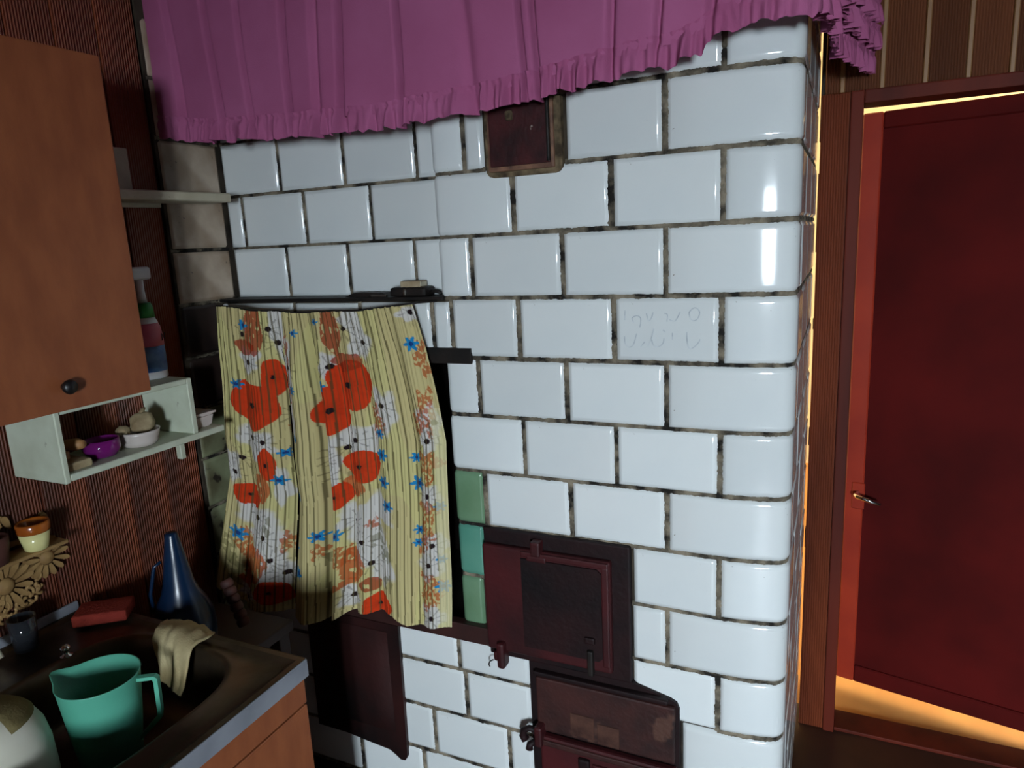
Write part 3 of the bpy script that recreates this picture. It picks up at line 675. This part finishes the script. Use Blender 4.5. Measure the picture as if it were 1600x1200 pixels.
# ------------------------------------------------------------------ wall cabinet, shelves and what stands there
cb = thing('wall_cabinet', (-1.30, -.85, 1.318), 'orange-brown wall cupboard with a black round knob', 'cupboard')
box('body', (-1.455, -1.166, -1.30, -.479, 1.322, 1.944), M_ORANGE, cb, .002, 1)
dr = box('door', (-1.166, -1.150, -.905, -.476, 1.319, 1.947), M_ORANGE, cb, .0025, 2)
lathe('knob', (-1.150, -.648, 1.363), [(.006, 0), (.006, .008), (.012, .012), (.0135, .018), (.011, .023), (0, .025)], M_BLACKPL, dr, 20, Matrix.Rotation(PI/2, 3, 'Y'))
dr2 = box('door', (-1.166, -1.150, -1.30, -.909, 1.319, 1.947), M_ORANGE, cb, .0025, 2)
sh = thing('box_shelf', (-1.37, -.38, 1.145), 'pale painted open box shelf hung on the wall under the cupboard', 'shelf')
box('bottom_board', (-1.4585, -1.292, -.580, -.182, 1.145, 1.160), M_SHELFPAINT, sh, .002, 1)
prism_x_ = box('end_panel', (-1.4585, -1.290, -.592, -.580, 1.143, 1.298), M_SHELFPAINT, sh, .002, 1)
box('end_panel', (-1.4585, -1.294, -.272, -.258, 1.160, 1.296), M_SHELFPAINT, sh, .002, 1)
box('top_board', (-1.4585, -1.294, -.580, -.272, 1.283, 1.296), M_SHELFPAINT, sh, .002, 1)
box('bracket', (-1.4585, -1.44, -.20, -.185, 1.06, 1.145), M_SHELFPAINT, sh, .002, 1)
ps = thing('plank_shelf', (-1.40, -.4, 1.71), 'plain off-white plank shelf beside the cupboard and the stove', 'shelf')
box('board', (-1.4445, -1.345, -.46, -.012, 1.710, 1.732), M_WPAINT, ps, .003, 1)
box('cleat', (-1.4595, -1.4445, -.46, -.145, 1.700, 1.728), M_WPAINT, ps, .002, 1)
box('support', (-1.4585, -1.440, -.262, -.222, 1.732, 1.835), M_WPAINT, ps, .002, 1)
# spray bottle
sp = thing('spray_bottle', (-1.385, -.285, 1.297), 'white cleaner bottle with pink and blue label behind the cupboard', 'bottle')
lathe('body', (-1.385, -.285, 1.2965), [(.030, 0), (.034, .004), (.034, .10), (.030, .125), (.020, .150), (.013, .158), (.013, .172)], M_LABELW, sp, 28, squash=(.8, 1))
lathe('blue_label', (-1.385, -.285, 1.2965), [(.0345, .018), (.0345, .078)], M_LABELB, sp, 28, squash=(.81, 1.01))
pk = lathe('pink_label', (-1.385, -.285, 1.2965), [(.0345, .078), (.0345, .10), (.0308, .124), (.027, .132)], M_LABELP, sp, 28, squash=(.81, 1.01))
lathe('collar', (-1.385, -.285, 1.2965), [(.021, .146), (.019, .172), (.016, .180)], M_CAPG, sp, 24)
tube('nozzle_neck', [(-1.385, -.285, 1.474), (-1.385, -.287, 1.505), (-1.385, -.290, 1.53)], [.010, .009, .012], M_LABELW, sp, 12)
box('trigger_head', (-1.400, -1.370, -.325, -.262, 1.53, 1.560), M_LABELW, sp, .008, 3)
tube('lettering', [(-1.3572, -.270, 1.386), (-1.3578, -.269, 1.402), (-1.3578, -.263, 1.388), (-1.3590, -.261, 1.404)], .0012, M_BLACKPL, pk, 6)
# crockery in the box shelf
zz = 1.1603
pb = thing('purple_bowl', (-1.345, -.470, zz), 'small purple glass bowl in the box shelf', 'bowl')
lathe('bowl', (-1.345, -.470, zz), [(.018, 0), (.030, .004), (.038, .020), (.036, .040), (.033, .040), (.034, .020), (.026, .008), (0, .006)], M_PURPLE, pb)
wb = thing('white_bowl', (-1.345, -.378, zz), 'small ribbed white bowl in the box shelf', 'bowl')
lathe('bowl', (-1.345, -.378, zz), [(.030, 0), (.036, .004), (.040, .012), (.039, .016), (.043, .024), (.0425, .028), (.046, .036), (.043, .036), (.034, .010), (0, .008)], M_PORC, wb)
def lump(name, c, r, material, parent, seed, sq=.9):
    bm = bmesh.new(); bmesh.ops.create_icosphere(bm, subdivisions=3, radius=1)
    for v in bm.verts:
        k = 1 + .22*noise.noise(v.co*1.7 + Vector((seed, 0, 0))) + .10*noise.noise(v.co*5 + Vector((0, seed, 0)))
        v.co = Vector(c) + Vector((v.co.x*r*k, v.co.y*r*k, v.co.z*r*k*sq))
    return bm_obj(name, bm, material, parent, True)
ga = thing('crumpled_bundle', (-1.35, -.365, 1.19), 'crumpled cream bundle heaped in the small white bowl', 'bundle')
lump('bundle_lump', (-1.350, -.362, 1.208), .027, M_GARLIC, ga, 3)
tube('bundle_end', [(-1.350, -.362, 1.226), (-1.355, -.352, 1.236), (-1.36, -.343, 1.238)], [.008, .005, .003], M_GARLIC, ga, 8)
lump('bundle_lump', (-1.362, -.404, 1.196), .016, M_GARLIC, ga, 8)
t = thing('wooden_rod', (-1.34, -.535, 1.19), 'round wooden rod end lying high in the box shelf', 'rod')
tube('grip', [(-1.40, -.5675, 1.205), (-1.38, -.55, 1.206), (-1.335, -.527, 1.206), (-1.320, -.524, 1.206)], [.008, .010, .0125, .008], M_WOODEN, t, 14)
box('pad', (-1.41, -1.335, -.578, -.545, 1.1785, 1.197), M_WOODEN, t, .004)
t = tag(box('wooden_block', (-1.40, -1.305, -.576, -.520, zz, 1.178), M_GARLIC, None, .005), 'pale wooden block on the floor of the box shelf', 'block')
tb = thing('plastic_tub', (-1.36, -.215, zz), 'white plastic tub at the open end of the box shelf', 'tub')
def tub_bm(x0, x1, y0, y1, z0, z1, e):
    bm = box_bm((x0, x1, y0, y1, z0, z1), .0)
    for v in bm.verts:
        if v.co.z < (z0+z1)/2: v.co.x += e if v.co.x < (x0+x1)/2 else -e; v.co.y += e if v.co.y < (y0+y1)/2 else -e
    bmesh.ops.bevel(bm, geom=bm.edges[:], offset=.004, segments=2, affect='EDGES'); return bm
bm_obj('body', tub_bm(-1.405, -1.315, -.250, -.186, zz, 1.192, .006), M_PORC, tb)
box('lid', (-1.408, -1.312, -.253, -.183, 1.192, 1.198), M_PORC, tb, .002)

# ------------------------------------------------------------------ carved bracket and pots on the wall
br = thing('carved_bracket', (-1.45, -.62, .86), 'pale fretwork wooden wall bracket carved with flowers', 'bracket')
box('shelf_board', (-1.4595, -1.395, -.72, -.545, .984, .992), M_CARVE, br, .002, 1)
def petal(cy, cz, a, r0, r1, w):
    u = Vector((math.cos(a), math.sin(a))); n = Vector((-u.y, u.x)); out = []
    for f, k in ((0, .35), (.35, .8), (.7, 1), (.92, .7), (1, .2)): out.append(u*(r0+(r1-r0)*f) + n*w*k)
    for f, k in ((1, .2), (.92, .7), (.7, 1), (.35, .8), (0, .35)): out.append(u*(r0+(r1-r0)*f) - n*w*k)
    return prism_x('carved_petal', [(cy+p.x, cz+p.y) for p in out], -1.4595, -1.450 + random.uniform(-.001, .002), M_CARVE, br)
for cy, cz, r, n in ((-.655, .925, .055, 15), (-.565, .950, .048, 13)):
    for i in range(n): petal(cy, cz, 2*PI*i/n + .1, r*.34, r*random.uniform(.92, 1.05), r*.115)
    lathe('carved_heart', (-1.4595, cy, cz), [(r*.34, 0), (r*.33, .010), (r*.2, .015), (0, .017)], M_CARVE, br, 16, Matrix.Rotation(PI/2, 3, 'Y'))
for i in range(26):
    a = random.uniform(0, 2*PI); cy = random.uniform(-.70, -.575); cz = .875 + random.uniform(-.02, .022) + (.03 if cy > -.60 else 0)
    rr = random.uniform(.006, .012)
    tube('carved_scroll', [(-1.4535, cy + rr*math.cos(a+q*.55), cz + rr*math.sin(a+q*.55)) for q in range(8)], .0036, M_CARVE, br, 6)
for cy, cz in ((-.648, 1.062), (-.630, 1.056), (-.553, 1.036), (-.560, 1.022)):
    petal(cy, cz, PI/2 + random.uniform(-.5, .5), -.014, .016, .007)
box('back_rail', (-1.4595, -1.452, -.70, -.55, 1.000, 1.012), M_CARVE, br, .002, 1)
pt = thing('cream_pot', (-1.410, -.603, .9925), 'tiny cream glazed pot with an ochre rim on the carved bracket', 'pot')
lathe('bowl', (-1.410, -.603, .9925), [(.018, 0), (.022, .003), (.0295, .040)], M_CREAM, pt, 28)
lathe('rim', (-1.410, -.603, .9925), [(.0297, .040), (.0315, .044), (.032, .058), (.029, .062), (.026, .058), (.018, .01), (0, .008)], M_OCHRE, pt, 28)
pt = thing('brown_pot', (-1.410, -.686, .9925), 'tiny dark brown pot at the photo edge on the carved bracket', 'pot')
lathe('bowl', (-1.410, -.686, .9925), [(.018, 0), (.024, .003), (.030, .040), (.031, .058), (.028, .060), (.020, .012), (0, .008)], M_BROWN, pt, 28)

# ------------------------------------------------------------------ sink unit
su = thing('sink_unit', (-1.13, -1.1, 0), 'orange-brown sink cupboard with a stained steel top and edge', 'sink')
SX0, SX1, SY0, SY1, SZ = -1.4585, -.818, -1.75, -.487, .80
bx, by, ha, hb = -1.095, -.735, .19, .197
N = 96; vs, fs = [], []
def ring(fn):
    for k in range(N): vs.append(fn(2*PI*k/N))
def sup(a, ka, kb, e=3.4):
    c, s = math.cos(a), math.sin(a); r = (abs(c)**e + abs(s)**e)**(-1/e); return bx + ka*r*c, by + kb*r*s
def rect(a, inset):
    c, s = math.cos(a), math.sin(a); x0, x1, y0, y1 = SX0+inset, SX1-inset, SY0+inset, SY1-inset
    t = 1e9
    if c > 1e-9: t = min(t, (x1-bx)/c)
    if c < -1e-9: t = min(t, (x0-bx)/c)
    if s > 1e-9: t = min(t, (y1-by)/s)
    if s < -1e-9: t = min(t, (y0-by)/s)
    return bx+t*c, by+t*s
CORN = [(SX1, SY1), (SX0, SY1), (SX0, SY0), (SX1, SY0)]
for ins, z in ((0, SZ-.022), (0, SZ), (.012, SZ), (.024, SZ-.006)):
    ring(lambda a: (*rect(a, ins), z))
    for cx, cy in CORN:                      # snap the nearest ring vertex to each true corner
        base = len(vs)-N; tx = cx - math.copysign(ins, cx-bx); ty = cy - math.copysign(ins, cy-by)
        i = min(range(base, base+N), key=lambda q: (vs[q][0]-tx)**2 + (vs[q][1]-ty)**2); vs[i] = (tx, ty, z)
for g, z in ((.020, SZ-.006), (.012, SZ-.001), (.004, SZ-.001), (0, SZ-.006), (-.006, SZ-.03), (-.014, SZ-.11), (-.030, SZ-.135), (-.06, SZ-.142)):
    ring(lambda a: (*sup(a, ha+g, hb+g), z))
R_ = len(vs)//N
for i in range(R_-1):
    for k in range(N): fs.append([i*N+k, i*N+(k+1) % N, (i+1)*N+(k+1) % N, (i+1)*N+k])
fs.append([(R_-1)*N+k for k in range(N)])
top = mesh_obj('sink_top', vs, fs, M_SINKTOP, su)
for p in top.data.polygons:
    if p.index >= 3*N: p.use_smooth = True
lathe('drain', (bx, by, SZ-.1415), [(.030, 0), (.030, .003), (.022, .002), (0, .001)], M_STEEL, top, 24)
box('front_edge', (SX1, SX1+.006, SY0, SY1, SZ-.036, SZ+.001), M_EDGE, su, .002, 1)
box('end_edge', (SX0, SX1, SY1, SY1+.003, SZ-.030, SZ+.0), M_SINKTOP, su, .001, 1)
box('upstand', (SX0, SX0+.008, SY0, SY1-.03, SZ, SZ+.022), M_EDGE, su, .002, 1)
lathe('overflow_knob', (-1.296, -.650, SZ-.004), [(.012, 0), (.012, .004), (.006, .006), (.006, .012), (.0095, .015), (.0095, .020), (.006, .024), (0, .025)], M_CHROME, su, 20)
box('carcass', (SX0, SX1-.022, SY0+.01, SY1-.006, .03, SZ-.15), M_ORANGE, su, .002, 1)
boxes('carcass_rim', [(SX0, SX0+.018, SY0+.01, SY1-.006, SZ-.15, SZ-.023), (SX0+.018, SX1-.022, SY1-.024, SY1-.006, SZ-.15, SZ-.023), (SX0+.018, SX1-.022, SY0+.01, SY0+.03, SZ-.15, SZ-.023)], M_ORANGE, su)
box('rail', (SX1-.022, SX1-.004, SY0+.01, SY1-.004, .706, SZ-.024), M_ORANGE, su, .002, 1)
box('door', (SX1-.022, SX1-.004, -.905, SY1-.004, .06, .702), M_ORANGE, su, .002, 1)
box('door', (SX1-.022, SX1-.004, -1.33, -.909, .06, .702), M_ORANGE, su, .002, 1)
box('door', (SX1-.022, SX1-.004, SY0+.01, -1.334, .06, .702), M_ORANGE, su, .002, 1)
# green jug in the basin
JX, JY, JZ = -1.118, -.702, SZ-.1405
jg = thing('plastic_jug', (JX, JY, JZ), 'mint green plastic measuring jug with an angular handle in the sink', 'jug')
SPA = math.radians(200)
def spout(p, a, r, z):
    d = math.atan2(math.sin(a-SPA), math.cos(a-SPA)); k = math.exp(-(d/.30)**2)*sstep(.08, .165, z)
    if r < .02: k = 0
    return p + Vector((math.cos(SPA)*.022*k, math.sin(SPA)*.022*k, .006*k))
lathe('body', (JX, JY, JZ), [(.050, 0), (.053, .003), (.062, .08), (.070, .165), (.0715, .168), (.0688, .168), (.060, .08), (.050, .006), (0, .005)], M_JUG, jg, 56, spout=spout)
HA = math.radians(30); hxv = Vector((math.cos(HA), math.sin(HA), 0))
jc = Vector((JX, JY, JZ))
vs, fs = [], []; tn = Vector((-hxv.y, hxv.x, 0))
prof = [(.072, .158, .150), (.098, .160, .150), (.112, .156, .150), (.114, .150, .142), (.113, .090, .088), (.109, .070, .072), (.074, .032, .040)]
outer = [(.066, .158), (.100, .159), (.106, .154), (.104, .085), (.101, .070), (.058, .028)]
inner = [(.066, .151), (.096, .152), (.098, .148), (.0965, .088), (.094, .075), (.058, .037)]
for w in (-.006, .006):
    for r, z in outer + inner[::-1]: vs.append(jc + hxv*r + tn*w + Vector((0, 0, z)))
n = len(outer)*2
for i in range(len(outer)-1):
    fs += [[i, i+1, n-2-i, n-1-i], [n+i, n+n-1-i, n+n-2-i, n+i+1]]
for i in range(n): fs.append([i, n+i, n+(i+1) % n, (i+1) % n])
mesh_obj('handle', vs, fs, M_JUG, jg)
# white enamel bowl upside down at the near end, a cloth over it
wp = thing('enamel_bowl', (-1.165, -.875, SZ-.1405), 'large white enamel bowl turned over in the sink at the photo corner', 'bowl')
lathe('bowl', (-1.165, -.875, SZ-.1405), [(.080, .0), (.094, .0), (.094, .06), (.092, .11), (.086, .145), (.072, .175), (.052, .193), (.03, .200), (0, .202)], M_ENAMEL, wp, 48)
ov, of = [], []
for i in range(13):
    for k in range(9):
        a = math.radians(5 + 150*i/12); f = k/8; r = .010 + .064*f; zz_ = interp(r, [(0, .2035), (.03, .2015), (.052, .1945), (.072, .1765), (.086, .147)])
        ov.append((-1.165 + r*math.cos(a), -.875 + r*math.sin(a), SZ-.1405 + zz_ + .002 + .001*noise.noise(Vector((i, k, 0)))))
for i in range(12):
    for k in range(8): of.append([i*9+k, i*9+k+1, (i+1)*9+k+1, (i+1)*9+k])
oc = mesh_obj('olive_cloth', ov, of, M_OLIVE, None, True); oc.modifiers.new('thick', 'SOLIDIFY').thickness = .002
tag(oc, 'olive cloth laid over the turned white bowl', 'cloth')
# woven rag over the basin rim
rg, rf = [], []
prof = [(-.487, .8015), (-.510, .807), (-.528, .814), (-.545, .812), (-.558, .800), (-.566, .784), (-.572, .766), (-.580, .750), (-.592, .738)]
for i in range(25):
    f = i/24; w = f*2-1
    for k, (yy, z) in enumerate(prof):
        g = k/(len(prof)-1)
        x = -1.130 + w*(.072 - .030*g*g) + .055*g + .004*noise.noise(Vector((f*6, g*4, 2)))
        rg.append((x, yy - .012*w*(g > .2) + .006*noise.noise(Vector((f*5, g*3, 7))), z + .010*(1-w*w)*(1-g) + .007*noise.noise(Vector((f*7, g*2, 1))) + .002))
for i in range(24):
    for k in range(len(prof)-1): rf.append([i*len(prof)+k, i*len(prof)+k+1, (i+1)*len(prof)+k+1, (i+1)*len(prof)+k])
rag = mesh_obj('dish_rag', rg, rf, M_RAG, None, True); so = rag.modifiers.new('thick', 'SOLIDIFY'); so.thickness = .004; so.offset = 1
tag(rag, 'coarse woven beige rag draped over the sink rim', 'rag')
# sponge, tumbler, stick
sg = bm_obj('sponge', box_bm((-.055, .055, -.036, .036, 0, .026), .006, 3), M_SPONGE, None, True)
sg.location = (-1.360, -.520, SZ+.0005); sg.rotation_euler.z = math.radians(38)
tag(sg, 'red sponge lying on the sink top by the wall', 'sponge')
gl = thing('glass_tumbler', (-1.40, -.665, SZ+.0005), 'dull glass tumbler on the sink top under the carved bracket', 'glass')
lathe('glass', (-1.40, -.665, SZ+.0005), [(.022, 0), (.026, .070), (.024, .070), (.0205, .006), (0, .006)], M_GLASS, gl, 28)
tag(tube('wooden_stick', [(-1.402, -.715, SZ+.006), (-1.446, -.722, .90)], .007, M_WPAINT, None, 10), 'thin pale stick leaning on the wall beside the tumbler', 'stick')
# stool between sink and stove, with the blue jug and the ribbed pipe on it
st = thing('low_stool', (-1.25, -.31, 0), 'dark wooden stool between the sink and the stove', 'stool')
box('seat', (-1.447, -1.12, -.472, -.205, .640, .668), M_STOOL, st, .004)
for lx in (-1.43, -1.165):
    for ly in (-.458, -.248): box('leg', (lx, lx+.035, ly, ly+.035, 0, .640), M_STOOL, st, .003)
BJ = (-1.275, -.39, .6685)
bj = thing('blue_jug', BJ, 'dark blue plastic bottle with a tapered neck behind the sink', 'bottle')
lathe('body', BJ, [(.058, 0), (.066, .006), (.070, .05), (.067, .085), (.056, .115), (.042, .140), (.034, .165), (.025, .22), (.014, .285), (.012, .290), (0, .290)], M_BLUE, bj, 36)
tube('handle', [(BJ[0]-.02, BJ[1]-.022, BJ[2]+.225), (BJ[0]-.030, BJ[1]-.034, BJ[2]+.215), (BJ[0]-.040, BJ[1]-.046, BJ[2]+.15), (BJ[0]-.040, BJ[1]-.044, BJ[2]+.10)], .004, M_BLUE, bj, 8)
hp = thing('ribbed_pipe', (-1.16, -.27, .6685), 'ribbed brown clay pipe leaning under the flowered curtain', 'pipe')
a0, a1 = Vector((-1.182, -.30, .692)), Vector((-1.236, -.292, .800))
for i in range(6):
    p = a0.lerp(a1, (i+.5)/6); dv = (a1-a0).normalized(); L6 = (a1-a0).length/6
    tube('rib', [p - dv*L6*.5, p - dv*L6*.36, p, p + dv*L6*.36, p + dv*L6*.5], [.011, .0145, .016, .0145, .011], M_BROWN, hp, 14)
